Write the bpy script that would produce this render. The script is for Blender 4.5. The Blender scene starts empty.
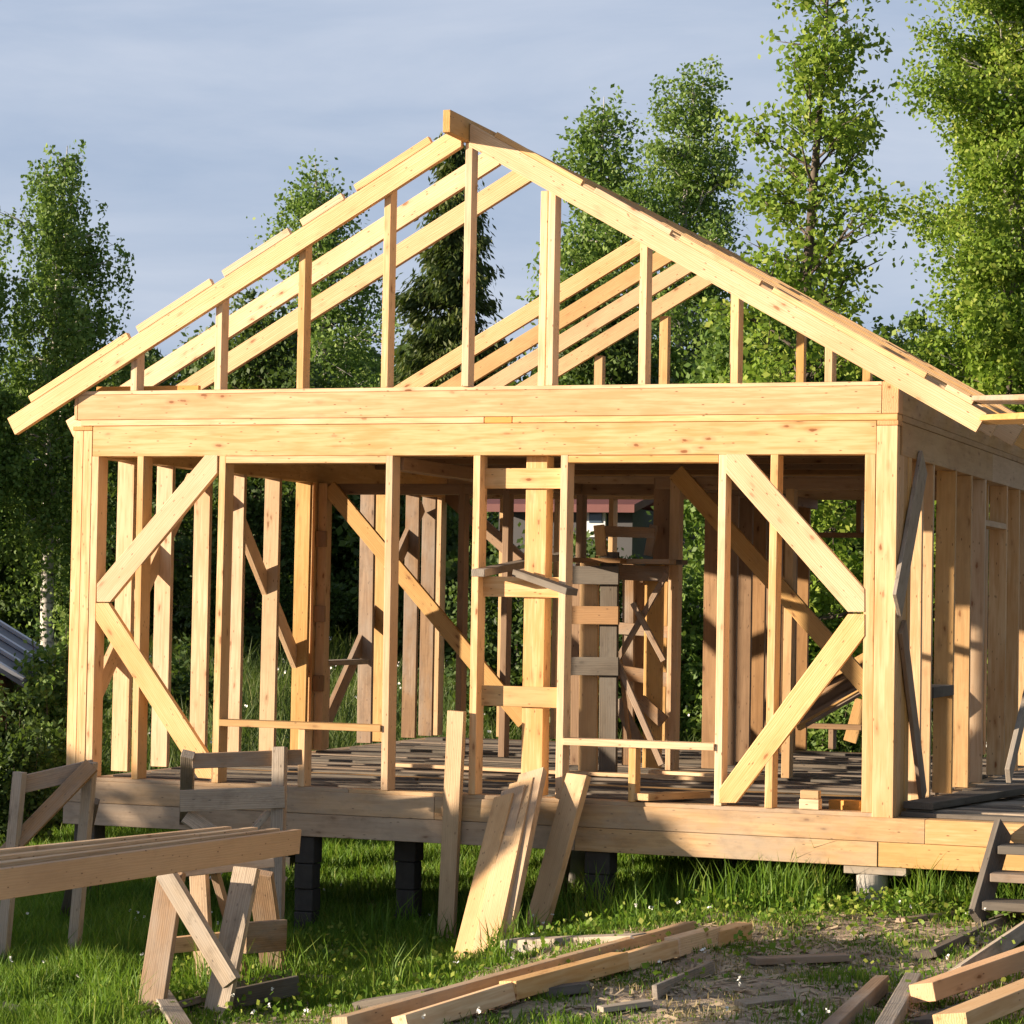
import bpy, bmesh, math, random
import numpy as np
from mathutils import Vector, Matrix
random.seed(7); rng = np.random.default_rng(11)
SC = bpy.context.scene; COL = SC.collection

# ------------------------------------------------------------------ camera
C0 = np.array([10.1802, -17.7459, 1.437]); FPX = 2574.4
YAW, PITCH, ROLL = 0.3515, 0.0341, 0.0178
_f = np.array([-math.sin(YAW)*math.cos(PITCH), math.cos(YAW)*math.cos(PITCH), math.sin(PITCH)])
_r = np.array([math.cos(YAW), math.sin(YAW), 0.0]); _u = np.cross(_r, _f)
R_ = _r*math.cos(ROLL)+_u*math.sin(ROLL); U_ = -_r*math.sin(ROLL)+_u*math.cos(ROLL)
def ray(x, y): return _f + R_*(x-512)/FPX + U_*(512-y)/FPX
def at(x, y, ax, v):
    """measured point: where the sight line of a photo pixel meets the plane coord[ax]=v"""
    d = ray(x, y); t = (v-C0[ax])/d[ax]; return C0+d*t
def dist(x, y, Z): return C0+ray(x, y)*Z
cam = bpy.data.cameras.new('camera'); cam.lens = FPX/1024*36; cam.sensor_width = 36
cam.clip_start = .1; cam.clip_end = 5000
co = bpy.data.objects.new('camera', cam); COL.objects.link(co)
co.matrix_world = Matrix([[R_[0], U_[0], -_f[0], C0[0]], [R_[1], U_[1], -_f[1], C0[1]], [R_[2], U_[2], -_f[2], C0[2]], [0, 0, 0, 1]])
SC.camera = co
SC.render.resolution_x = 1024; SC.render.resolution_y = 1024

# ------------------------------------------------------------------ light
SAZ, SEL = math.radians(60), math.radians(9.8)
S = Vector((-math.sin(SAZ)*math.cos(SEL), -math.cos(SAZ)*math.cos(SEL), math.sin(SEL)))
sl = bpy.data.lights.new('sun', 'SUN'); sl.energy = 5.0; sl.angle = math.radians(.6); sl.color = (1.0, .815, .61)
so = bpy.data.objects.new('sun', sl); COL.objects.link(so); so.rotation_euler = S.to_track_quat('Z', 'Y').to_euler()
w = bpy.data.worlds.new('World'); SC.world = w; w.use_nodes = True
nt = w.node_tree; N = nt.nodes; L = nt.links; N.clear()
out = N.new('ShaderNodeOutputWorld'); bg = N.new('ShaderNodeBackground')
sky = N.new('ShaderNodeTexSky'); sky.sky_type = 'NISHITA'; sky.sun_disc = False
sky.sun_elevation = SEL; sky.sun_rotation = math.atan2(S.x, S.y)
tc = N.new('ShaderNodeTexCoord'); mp = N.new('ShaderNodeMapping'); mp.inputs['Scale'].default_value = (2.0, 2.0, 10)
ns = N.new('ShaderNodeTexNoise'); ns.inputs['Scale'].default_value = 2.2; ns.inputs['Detail'].default_value = 8; ns.inputs['Roughness'].default_value = .55; ns.inputs['Distortion'].default_value = .35
cr = N.new('ShaderNodeValToRGB'); cr.color_ramp.elements[0].position = .36; cr.color_ramp.elements[1].position = .64
cr.color_ramp.elements[0].color = (3.1, 3.8, 5.1, 1); cr.color_ramp.elements[1].color = (4.3, 4.8, 5.85, 1)
mx = N.new('ShaderNodeMix'); mx.data_type = 'RGBA'; mx.inputs['Factor'].default_value = .9
L.new(tc.outputs['Generated'], mp.inputs['Vector']); L.new(mp.outputs[0], ns.inputs['Vector']); L.new(ns.outputs['Fac'], cr.inputs[0])
sp = N.new('ShaderNodeSeparateXYZ'); L.new(tc.outputs['Generated'], sp.inputs[0])
zr = N.new('ShaderNodeMapRange'); zr.interpolation_type = 'SMOOTHSTEP'; L.new(sp.outputs['Z'], zr.inputs[0]); zr.inputs[1].default_value = .24; zr.inputs[2].default_value = .52; zr.inputs[3].default_value = 1; zr.inputs[4].default_value = .6
vm = N.new('ShaderNodeVectorMath'); vm.operation = 'SCALE'; L.new(cr.outputs[0], vm.inputs[0]); L.new(zr.outputs[0], vm.inputs['Scale'])   # unseen sky overhead is dimmed to lower the ambient fill
L.new(sky.outputs[0], mx.inputs[6]); L.new(vm.outputs[0], mx.inputs[7]); L.new(mx.outputs[2], bg.inputs[0])
bg.inputs[1].default_value = .060; L.new(bg.outputs[0], out.inputs[0])
SC.view_settings.view_transform = 'Standard'; SC.view_settings.look = 'None'
SC.view_settings.exposure = 1.22; SC.view_settings.gamma = 1
SC.cycles.max_bounces = 7; SC.cycles.diffuse_bounces = 2; SC.cycles.transparent_max_bounces = 4

# ------------------------------------------------------------------ materials
def new_mat(name):
    m = bpy.data.materials.new(name); m.use_nodes = True; t = m.node_tree
    return m, t.nodes, t.links, t.nodes['Principled BSDF']
def mixc(N, L, fac, a, b, mode='MIX'):
    n = N.new('ShaderNodeMix'); n.data_type = 'RGBA'; n.blend_type = mode
    for s, v in ((0, fac), (6, a), (7, b)):
        if isinstance(v, bpy.types.NodeSocket): L.new(v, n.inputs[s])
        else: n.inputs[s].default_value = v
    return n.outputs[2]
def ramp(N, L, src, stops):
    c = N.new('ShaderNodeValToRGB'); e = c.color_ramp.elements
    while len(e) < len(stops): e.new(.5)
    for k, (p, col) in enumerate(stops): e[k].position = p; e[k].color = col
    L.new(src, c.inputs[0]); return c.outputs[0]
def wood(name, light, dark, knot, grainstr=.55, vary=.25, dirt=0.0, rough=.62, grey=None):
    m, N, L, P = new_mat(name)
    tc = N.new('ShaderNodeTexCoord'); oi = N.new('ShaderNodeObjectInfo')
    add = N.new('ShaderNodeVectorMath'); add.operation = 'ADD'
    mul = N.new('ShaderNodeVectorMath'); mul.operation = 'SCALE'; mul.inputs[0].default_value = (37, 61, 23)
    L.new(oi.outputs['Random'], mul.inputs['Scale']); L.new(tc.outputs['Object'], add.inputs[0]); L.new(mul.outputs[0], add.inputs[1])
    def mapped(sc):
        q = N.new('ShaderNodeMapping'); q.inputs['Scale'].default_value = sc; L.new(add.outputs[0], q.inputs['Vector']); return q.outputs[0]
    def noise(v, s, d=4, r=.6, dist=0):
        q = N.new('ShaderNodeTexNoise'); q.inputs['Scale'].default_value = s; q.inputs['Detail'].default_value = d
        q.inputs['Roughness'].default_value = r; q.inputs['Distortion'].default_value = dist; L.new(v, q.inputs['Vector']); return q.outputs['Fac']
    # knots: sparse cells stretched along the grain
    vo = N.new('ShaderNodeTexVoronoi'); vo.inputs['Scale'].default_value = 1.0; vo.inputs['Randomness'].default_value = 1
    wv = N.new('ShaderNodeVectorMath'); wv.operation = 'ADD'
    nz = N.new('ShaderNodeTexNoise'); nz.inputs['Scale'].default_value = 20; L.new(add.outputs[0], nz.inputs['Vector'])
    sc_ = N.new('ShaderNodeVectorMath'); sc_.operation = 'SCALE'; sc_.inputs['Scale'].default_value = .22; L.new(nz.outputs['Color'], sc_.inputs[0])
    L.new(mapped((4.6, 12, 12)), wv.inputs[0]); L.new(sc_.outputs[0], wv.inputs[1]); L.new(wv.outputs[0], vo.inputs['Vector'])
    kn = ramp(N, L, vo.outputs['Distance'], [(0, (1,)*4), (.09, (.9,)*4), (.15, (.3,)*4), (.36, (0, 0, 0, 1))])
    ks = ramp(N, L, noise(mapped((1.3, 4, 4)), 1.0, 1), [(.43, (0, 0, 0, 1)), (.60, (1,)*4)])
    kmask = N.new('ShaderNodeMath'); kmask.operation = 'MULTIPLY'; L.new(kn, kmask.inputs[0]); L.new(ks, kmask.inputs[1])
    # annual ring lines bent round the knots
    wa = N.new('ShaderNodeTexWave'); wa.wave_type = 'BANDS'; wa.bands_direction = 'Y'; wa.inputs['Scale'].default_value = 3.2
    wa.inputs['Distortion'].default_value = 7.5; wa.inputs['Detail'].default_value = 3; wa.inputs['Detail Scale'].default_value = 1.3
    L.new(mapped((.55, 7, 7)), wa.inputs['Vector'])
    fine = noise(mapped((2.5, 75, 75)), 1.0, 5, .65)
    blot = noise(mapped((.9, 3, 3)), 1.3, 4, .6)
    gm = N.new('ShaderNodeMath'); gm.operation = 'MULTIPLY_ADD'; L.new(wa.outputs['Fac'], gm.inputs[0]); gm.inputs[1].default_value = .38
    g2 = N.new('ShaderNodeMath'); g2.operation = 'MULTIPLY'; L.new(fine, g2.inputs[0]); g2.inputs[1].default_value = .62; L.new(g2.outputs[0], gm.inputs[2])
    g = ramp(N, L, gm.outputs[0], [(.25, (0, 0, 0, 1)), (.85, (1,)*4)])
    gf = N.new('ShaderNodeMath'); gf.operation = 'MULTIPLY'; L.new(g, gf.inputs[0]); gf.inputs[1].default_value = grainstr
    c = mixc(N, L, gf.outputs[0], light+(1,), dark+(1,))
    c = mixc(N, L, ramp(N, L, blot, [(.44, (0, 0, 0, 1)), (.70, (.6,)*4)]), c, dark+(1,))
    hs = N.new('ShaderNodeHueSaturation'); L.new(c, hs.inputs['Color'])
    mr = N.new('ShaderNodeMapRange'); L.new(oi.outputs['Random'], mr.inputs[0]); mr.inputs[3].default_value = 1-vary; mr.inputs[4].default_value = 1+vary*.55
    L.new(mr.outputs[0], hs.inputs['Value'])
    m2 = N.new('ShaderNodeMath'); m2.operation = 'FRACT'; m3 = N.new('ShaderNodeMath'); m3.operation = 'MULTIPLY'; m3.inputs[1].default_value = 7.31
    L.new(oi.outputs['Random'], m3.inputs[0]); L.new(m3.outputs[0], m2.inputs[0])
    mr2 = N.new('ShaderNodeMapRange'); L.new(m2.outputs[0], mr2.inputs[0]); mr2.inputs[3].default_value = .80; mr2.inputs[4].default_value = 1.12
    L.new(mr2.outputs[0], hs.inputs['Saturation']); c = hs.outputs[0]
    v2 = N.new('ShaderNodeTexVoronoi'); v2.inputs['Scale'].default_value = 1.0; L.new(mapped((9, 26, 26)), v2.inputs['Vector'])
    pin = ramp(N, L, v2.outputs['Distance'], [(.07, (.75,)*4), (.13, (0, 0, 0, 1))])   # pin knots and nail heads
    c = mixc(N, L, pin, c, tuple(q*.5 for q in knot)+(1,))
    c = mixc(N, L, kmask.outputs[0], c, knot+(1,))
    if grey:
        gmask = ramp(N, L, noise(mapped((.8, 2.5, 2.5)), 1.1, 5, .65), [(.42, (0, 0, 0, 1)), (.66, (.85,)*4)])
        c = mixc(N, L, gmask, c, grey+(1,))
    if dirt:
        dm = ramp(N, L, noise(mapped((5, 9, 9)), 1.2, 6, .7), [(.5, (0, 0, 0, 1)), (.75, (dirt,)*4)])
        c = mixc(N, L, dm, c, (.06, .05, .04, 1))
    L.new(c, P.inputs['Base Color']); P.inputs['Roughness'].default_value = rough; P.inputs['Specular IOR Level'].default_value = .3
    b = N.new('ShaderNodeBump'); b.inputs['Strength'].default_value = .35; b.inputs['Distance'].default_value = .004; L.new(gm.outputs[0], b.inputs['Height'])
    L.new(b.outputs[0], P.inputs['Normal']); return m
PINE = wood('fresh_pine', (.80, .57, .325), (.60, .325, .13), (.24, .085, .025), .82, .17)
PINE_O = wood('orange_pine', (.72, .40, .16), (.52, .26, .085), (.20, .08, .02), .6, .15)
PINE_S = wood('sill_pine', (.60, .42, .25), (.39, .24, .125), (.16, .08, .035), .7, .16, dirt=.3, grey=(.42, .34, .26))
PINE_B = wood('board_pine', (.64, .42, .20), (.44, .245, .09), (.22, .10, .035), .55, .12, dirt=.15)
OLD = wood('weathered_wood', (.47, .39, .30), (.27, .215, .16), (.07, .05, .04), .9, .25, dirt=.45, rough=.85, grey=(.38, .345, .30))
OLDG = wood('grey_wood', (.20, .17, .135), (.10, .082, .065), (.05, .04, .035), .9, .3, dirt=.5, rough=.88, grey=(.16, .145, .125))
OLDB = wood('brown_old_wood', (.40, .26, .15), (.23, .135, .075), (.09, .05, .03), .7, .2, dirt=.35, rough=.8, grey=(.33, .29, .25))
MID = wood('shade_darkened_pine', (.36, .22, .115), (.22, .125, .06), (.10, .045, .02), .6, .2, dirt=.15)  # pine darkened so that interior shade is carried in its colour

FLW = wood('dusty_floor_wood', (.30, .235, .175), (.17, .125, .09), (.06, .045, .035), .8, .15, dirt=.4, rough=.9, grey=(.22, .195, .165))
def plain(name, col, rough=.8, noise=.25, scale=8, metal=0):
    m, N, L, P = new_mat(name)
    tc = N.new('ShaderNodeTexCoord'); q = N.new('ShaderNodeTexNoise'); q.inputs['Scale'].default_value = scale; q.inputs['Detail'].default_value = 6
    L.new(tc.outputs['Object'], q.inputs['Vector'])
    c = mixc(N, L, q.outputs['Fac'], tuple(v*(1-noise) for v in col)+(1,), tuple(min(1, v*(1+noise)) for v in col)+(1,))
    L.new(c, P.inputs['Base Color']); P.inputs['Roughness'].default_value = rough; P.inputs['Metallic'].default_value = metal
    b = N.new('ShaderNodeBump'); b.inputs['Strength'].default_value = .3; b.inputs['Distance'].default_value = .01; L.new(q.outputs['Fac'], b.inputs['Height']); L.new(b.outputs[0], P.inputs['Normal'])
    return m
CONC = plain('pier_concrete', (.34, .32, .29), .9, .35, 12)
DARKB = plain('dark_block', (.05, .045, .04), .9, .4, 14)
def leafmat(name, c1, c2, c3, trans=.35):
    m, N, L, P = new_mat(name)
    a = N.new('ShaderNodeAttribute'); a.attribute_name = 'rnd'; a.attribute_type = 'GEOMETRY'
    c = ramp(N, L, a.outputs['Fac'], [(0, c1+(1,)), (.55, c2+(1,)), (1, c3+(1,))])
    L.new(c, P.inputs['Base Color']); P.inputs['Roughness'].default_value = .55; P.inputs['Specular IOR Level'].default_value = .3
    tr = N.new('ShaderNodeBsdfTranslucent'); L.new(mixc(N, L, .5, c, (.16, .26, .02, 1)), tr.inputs[0])
    ms = N.new('ShaderNodeMixShader'); ms.inputs[0].default_value = trans; L.new(P.outputs[0], ms.inputs[1]); L.new(tr.outputs[0], ms.inputs[2])
    L.new(ms.outputs[0], N['Material Output'].inputs[0]); return m
LF_B = leafmat('birch_leaf', (.06, .125, .03), (.155, .26, .055), (.31, .41, .11), .4)
LF_Y = leafmat('yellow_green_leaf', (.085, .17, .022), (.22, .34, .04), (.44, .50, .10), .45)
LF_D = leafmat('dark_leaf', (.03, .06, .018), (.065, .115, .03), (.12, .18, .045), .3)
LF_S = leafmat('spruce_needle', (.025, .05, .016), (.065, .095, .022), (.15, .165, .04), .2)
GR = leafmat('grass_blade', (.065, .15, .015), (.15, .29, .028), (.38, .42, .09), .45)
GRD = leafmat('meadow_blade', (.045, .085, .022), (.10, .155, .035), (.26, .26, .11), .35)
PET = plain('white_petal', (.75, .76, .72), .7, .1)
def bark(name, birch):
    m, N, L, P = new_mat(name)
    tc = N.new('ShaderNodeTexCoord'); mp = N.new('ShaderNodeMapping'); mp.inputs['Scale'].default_value = (2, 2, 7) if birch else (8, 8, 1.5)
    q = N.new('ShaderNodeTexNoise'); q.inputs['Scale'].default_value = 1.6; q.inputs['Detail'].default_value = 5
    L.new(tc.outputs['Object'], mp.inputs[0]); L.new(mp.outputs[0], q.inputs['Vector'])
    if birch: c = ramp(N, L, q.outputs['Fac'], [(.38, (.06, .055, .05, 1)), (.47, (.42, .40, .37, 1)), (.7, (.58, .56, .52, 1))])
    else: c = ramp(N, L, q.outputs['Fac'], [(.3, (.045, .035, .028, 1)), (.7, (.14, .11, .085, 1))])
    L.new(c, P.inputs['Base Color']); P.inputs['Roughness'].default_value = .9; return m
BK_B = bark('birch_bark', True); BK = bark('brown_bark', False)

# ------------------------------------------------------------------ object helpers
def tag(o, label=None, cat=None, group=None, kind=None):
    if label: o['label'] = label
    if cat: o['category'] = cat
    if group: o['group'] = group
    if kind: o['kind'] = kind
    return o
def empty(name, loc, label, cat, group=None):
    o = bpy.data.objects.new(name, None); COL.objects.link(o); o.location = loc; o.empty_display_size = .2
    return tag(o, label, cat, group)
JIT = [False]; JR = random.Random(5)
def link(name, me, mat, parent, mw):
    if JIT[0]: mw = mw @ Matrix.Rotation(JR.uniform(-.0035, .0035), 4, 'Y') @ Matrix.Rotation(JR.uniform(-.0025, .0025), 4, 'Z')
    me.materials.append(mat); o = bpy.data.objects.new(name, me); COL.objects.link(o)
    if parent:
        o.parent = parent; o.matrix_parent_inverse = Matrix.Identity(4)
        pm = Matrix.Translation(parent.location) if parent.type == 'EMPTY' else parent['_mw_m']
        o.matrix_local = Matrix.Translation(-parent.location) @ mw if parent.type == 'EMPTY' else mw
    else: o.matrix_world = mw
    return o
def prism(name, pts, ext, grain, mat, parent=None, bev=.003):
    """solid: planar outline pts swept by vector ext; local X runs along the grain"""
    pts = [Vector(p) for p in pts]; ext = Vector(ext)
    c = sum(pts, Vector())/len(pts)+ext/2
    X = Vector(grain).normalized(); Z = ext.normalized(); Z = (Z-X*Z.dot(X))
    if Z.length < 1e-4: Z = (pts[1]-pts[0]); Z = Z-X*Z.dot(X)
    Z.normalize(); Y = Z.cross(X)
    M = Matrix(((X.x, Y.x, Z.x, c.x), (X.y, Y.y, Z.y, c.y), (X.z, Y.z, Z.z, c.z), (0, 0, 0, 1))); Mi = M.inverted()
    bm = bmesh.new()
    a = [bm.verts.new(Mi@p) for p in pts]; b = [bm.verts.new(Mi@(p+ext)) for p in pts]
    n = len(pts); bm.faces.new(a); bm.faces.new(b[::-1])
    for i in range(n): bm.faces.new((a[i], b[i], b[(i+1) % n], a[(i+1) % n]))
    bmesh.ops.recalc_face_normals(bm, faces=bm.faces)
    if bev: bmesh.ops.bevel(bm, geom=bm.edges[:], offset=bev, segments=1, affect='EDGES')
    me = bpy.data.meshes.new(name); bm.to_mesh(me); bm.free()
    return link(name, me, mat, parent, M)
def box(name, x0, x1, y0, y1, z0, z1, mat, parent=None, g=None, bev=.003):
    d = (x1-x0, y1-y0, z1-z0)
    if g is None: g = [(1, 0, 0), (0, 1, 0), (0, 0, 1)][int(np.argmax(d))]
    return prism(name, [(x0, y0, z0), (x1, y0, z0), (x1, y1, z0), (x0, y1, z0)], (0, 0, z1-z0), g, mat, parent, bev)
def board(name, a, b, wdir, w, t, mat, parent=None, bev=.003, cut=0.0, bow=0.0):
    """plank from a to b (centre line); wide side along wdir, thickness t; slightly bowed"""
    a = Vector(a); b = Vector(b); X = (b-a).normalized(); W = Vector(wdir); W = (W-X*W.dot(X)).normalized(); T = X.cross(W)
    Ln = (b-a).length
    M = Matrix(((X.x, W.x, T.x, 0), (X.y, W.y, T.y, 0), (X.z, W.z, T.z, 0), (0, 0, 0, 1))); c = (a+b)/2
    M.translation = c
    bm = bmesh.new(); n = 6 if bow else 1; rings = []
    for i in range(n+1):
        s = i/n; x = (s-.5)*Ln; o = bow*(1-(2*s-1)**2)
        e0 = cut if i == n else 0
        rings.append([bm.verts.new((x+(e0 if sy > 0 else -e0), sy*w/2, sz*t/2+o)) for sy, sz in ((-1, -1), (1, -1), (1, 1), (-1, 1))])
    for i in range(n):
        for k in range(4): bm.faces.new((rings[i][k], rings[i][(k+1) % 4], rings[i+1][(k+1) % 4], rings[i+1][k]))
    bm.faces.new(rings[0]); bm.faces.new(rings[-1][::-1])
    bmesh.ops.recalc_face_normals(bm, faces=bm.faces)
    if bev: bmesh.ops.bevel(bm, geom=[e for e in bm.edges if e.calc_face_angle(0) > .5], offset=bev, segments=1, affect='EDGES')
    me = bpy.data.meshes.new(name); bm.to_mesh(me); bm.free()
    return link(name, me, mat, parent, M)
def npmesh(name, V, F, mat, parent=None, rnd=None, loc=(0, 0, 0), smooth=False):
    """F: (n,k) uniform faces or list of such arrays"""
    if not isinstance(F, list): F = [F]
    V = np.asarray(V, np.float32)-np.asarray(loc, np.float32)
    me = bpy.data.meshes.new(name); me.vertices.add(len(V)); me.vertices.foreach_set('co', V.ravel())
    idx = np.concatenate([f.ravel() for f in F]).astype(np.int32)
    tot = np.concatenate([np.full(len(f), f.shape[1]) for f in F]).astype(np.int32)
    st = np.concatenate([[0], np.cumsum(tot)[:-1]]).astype(np.int32)
    me.loops.add(len(idx)); me.loops.foreach_set('vertex_index', idx)
    me.polygons.add(len(tot)); me.polygons.foreach_set('loop_start', st)
    if rnd is not None:
        at_ = me.attributes.new('rnd', 'FLOAT', 'POINT'); at_.data.foreach_set('value', np.asarray(rnd, np.float32))
    me.update(calc_edges=True); me.validate()
    if smooth: me.polygons.foreach_set('use_smooth', np.ones(len(tot), bool))
    me.materials.append(mat); o = bpy.data.objects.new(name, me); COL.objects.link(o)
    if parent: o.parent = parent; o.location = Vector(loc)-parent.location
    else: o.location = loc
    return o

# ------------------------------------------------------------------ ground
def sstep(a, b, x): t = np.clip((x-a)/(b-a), 0, 1); return t*t*(3-2*t)
def gz(x, y):
    x = np.asarray(x, float); y = np.asarray(y, float)
    z = -1.10+.43*sstep(3.3, 5.6, x)
    z = z-.012*np.clip(-y, 0, 8)+.055*np.clip(y-9, 0, 60)+.0*x
    z = z+.025*np.sin(x*2.1+y*1.3)+.018*np.sin(x*4.7-y*3.9+1)+.012*np.sin(x*9.1+y*7.7)
    return z
def gpt(x, y, dz=0.0):
    """ground point under a photo pixel"""
    d = ray(x, y); t = 5.0
    for _ in range(4000):
        p = C0+d*t
        if p[2] <= gz(p[0], p[1])+dz: break
        t += .01
    return p
xs = np.concatenate([[-900, -400, -200, -100, -60, -40, -25], np.arange(-15, 14, .12), [18, 25, 40, 60, 100, 200, 400, 900]])
ys = np.concatenate([[-300, -100, -40, -25, -18, -12], np.arange(-8, 12, .12), np.arange(12, 60, 1.5), [70, 90, 120, 200, 400, 900, 1600]])
GX, GY = np.meshgrid(xs, ys); GZ = gz(GX, GY)
V = np.stack([GX, GY, GZ], -1).reshape(-1, 3); nx = len(xs)
i, j = np.meshgrid(np.arange(nx-1), np.arange(len(ys)-1)); a = (j*nx+i).ravel()
m, N, L, P = new_mat('ground_soil')
tc = N.new('ShaderNodeTexCoord')
def nz(sc, d=6, r=.6):
    q = N.new('ShaderNodeTexNoise'); q.inputs['Scale'].default_value = sc; q.inputs['Detail'].default_value = d; q.inputs['Roughness'].default_value = r
    L.new(tc.outputs['Object'], q.inputs['Vector']); return q.outputs['Fac']
c = ramp(N, L, nz(9), [(.3, (.20, .15, .11, 1)), (.55, (.40, .31, .23, 1)), (.75, (.56, .47, .36, 1))])
c = mixc(N, L, ramp(N, L, nz(1.7), [(.50, (0, 0, 0, 1)), (.64, (.7,)*4)]), c, (.09, .12, .035, 1))
c = mixc(N, L, ramp(N, L, nz(60, 3), [(.55, (0, 0, 0, 1)), (.7, (.6,)*4)]), c, (.40, .33, .22, 1))
L.new(c, P.inputs['Base Color']); P.inputs['Roughness'].default_value = .95
b = N.new('ShaderNodeBump'); b.inputs['Strength'].default_value = .7; b.inputs['Distance'].default_value = .03; L.new(nz(22), b.inputs['Height']); L.new(b.outputs[0], P.inputs['Normal'])
g = npmesh('ground', V, np.stack([a, a+1, a+nx+1, a+nx], 1), m, smooth=True); tag(g, 'rough building plot of grass and bare trodden soil', 'ground', kind='structure')

# ------------------------------------------------------------------ the house frame
W, H, ZT, D = 6.53, 2.5, 3.01, 7.6
HF = empty('house_frame', (0, 0, 0), 'unfinished pale timber house frame with open gable roof on a raised floor', 'house frame')
def stud(x, y, z0=0.0, z1=H, wx=.05, wy=.15, mat=None, name='stud'):
    JIT[0] = name == 'stud' and z1-z0 > 1.5      # sawn timber is never quite plumb
    o = box(name, x, x+wx, y, y+wy, z0, z1, mat or PINE, HF); JIT[0] = False
    return o
# platform beams (front, two courses, runs on under the porch to the right)
XR = 9.4
box('sill_beam', -.02, 3.1, 0, .15, -.197, -.03, PINE_S, HF); box('sill_beam', 3.103, 6.75, 0, .15, -.197, -.03, PINE_S, HF); box('sill_beam', 6.753, XR, 0, .15, -.197, -.03, PINE, HF)
box('sill_beam', -.02, 4.2, .003, .15, -.37, -.2, PINE_S, HF); box('sill_beam', 4.203, 6.42, -.002, .15, -.37, -.2, PINE_S, HF)
box('sill_beam', 6.423, XR, .004, .15, -.37, -.2, PINE_B, HF)
box('bottom_plate', 0.0, 2.4, .01, .15, -.03, 0, PINE_S, HF); box('bottom_plate', 2.403, 6.5, .01, .15, -.03, 0, PINE_S, HF)
for x in (0, W-.15): box('sill_beam', x, x+.15, .153, D, -.37, -.03, PINE_S, HF)
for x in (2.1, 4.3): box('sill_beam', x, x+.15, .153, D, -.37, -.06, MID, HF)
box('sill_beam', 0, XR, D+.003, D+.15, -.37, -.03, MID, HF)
for y in np.arange(.75, D-.2, .9): box('floor_joist', .152, W-.152, y, y+.05, -.20, -.055, OLDB, HF)
# floor boards
random.seed(3)
y = .17
while y < D-.1:
    wd = random.choice([.1, .13, .15, .12]); x = .16; 
    x1 = random.choice([W-.16, W-.16, random.uniform(2.2, 4.5)])
    zt = random.uniform(-.035, -.008)
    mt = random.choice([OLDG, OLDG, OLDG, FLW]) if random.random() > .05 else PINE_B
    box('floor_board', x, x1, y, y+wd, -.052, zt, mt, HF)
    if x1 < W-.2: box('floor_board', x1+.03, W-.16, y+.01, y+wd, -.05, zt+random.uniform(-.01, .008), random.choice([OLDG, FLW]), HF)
    y += wd+random.choice([.012, .02, .06, .03])
y = .16
while y < D-.1:
    wd = random.choice([.13, .15]); box('porch_board', W+.02, XR-random.uniform(0, .3), y, y+wd, -.03, random.uniform(-.005, .012), random.choice([OLDG, OLD, OLD]), HF); y += wd+.015
for x in (7.6, 8.8): box('floor_joist', x, x+.08, .155, D, -.2, -.033, OLDB, HF)

# corner posts
stud(0, 0, -.02, 2.70, .085, .15, name='corner_post'); stud(.087, 0, -.02, 2.70, .078, .148, name='corner_post'); stud(.168, .002, 0, H, .06, .15)
stud(6.30, .003, 0, H, .075, .15); stud(6.378, 0, -.03, 2.70, .148, .075, name='corner_post')
box('corner_post', 6.38, W, .078, .22, -.03, H, PINE, HF); box('corner_post', 6.385, W-.004, .223, .37, -.03, H, PINE_B, HF); box('corner_post', 6.385, W, .373, .5, -.03, H, PINE_B, HF)
# front studs
for x, z0, z1 in ((.57, 0, H), (1.27, 0, H), (2.665, 0, H), (3.365, 0, H), (4.045, 0, H), (5.24, 0, H), (5.615, 0, H)):
    stud(x, 0, z0, z1, .055, .15)
stud(4.60, .0, 0, .385, .055, .12)
box('window_sill', 1.328, 2.663, -.015, .13, .435, .485, PINE_B, HF); box('window_sill', 4.103, 5.238, -.015, .13, .39, .44, PINE, HF)
box('window_header', 1.328, 2.663, 0, .15, H-.055, H-.002, PINE, HF); box('window_header', 4.103, 5.238, 0, .15, H-.055, H-.004, PINE, HF)
# cross boards of the door bay + wide post behind
def fr(px, y): return at(px[0], px[1], 1, y)
for (a, b) in (((482, 478), (563, 479)), ((482, 588), (563, 586)), ((480, 697), (560, 696))):
    p, q = fr(a, .12), fr(b, .12); hgt = .075
    box('cross_board', p[0], 4.043, .10, .125, (p[2]+q[2])/2-hgt, (p[2]+q[2])/2+hgt, PINE_B if a[1] == 697 else PINE, HF)
box('door_post', fr((524, 600), .13)[0], fr((545, 600), .13)[0], .13, .28, 0, H, PINE, HF)
# braces of the front wall, outlines measured on the facade plane
def fbrace(pts, mat=PINE):
    P3 = [at(x, y, 1, -.003) for x, y in pts]; d = P3[1]-P3[0] if abs(P3[1][2]-P3[0][2]) > .2 else P3[2]-P3[1]
    e = max(((P3[k]-P3[k-1]) for k in range(len(P3))), key=lambda v: np.linalg.norm(v))
    prism('brace', P3, (0, .05, 0), e, mat, HF)
fbrace([(96.7, 584), (205, 455.2), (217.4, 455.2), (217, 473), (110, 602), (96.7, 602)])
fbrace([(95.7, 603), (108.4, 603), (212, 761), (212, 779), (198, 778), (95.7, 620)])
fbrace([(726, 454.2), (746, 454.2), (864.6, 589), (864.6, 612), (848, 612), (726, 473)], PINE)
fbrace([(848, 614), (864.6, 614), (864.6, 636), (736, 803), (719, 803), (719, 789)])
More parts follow.
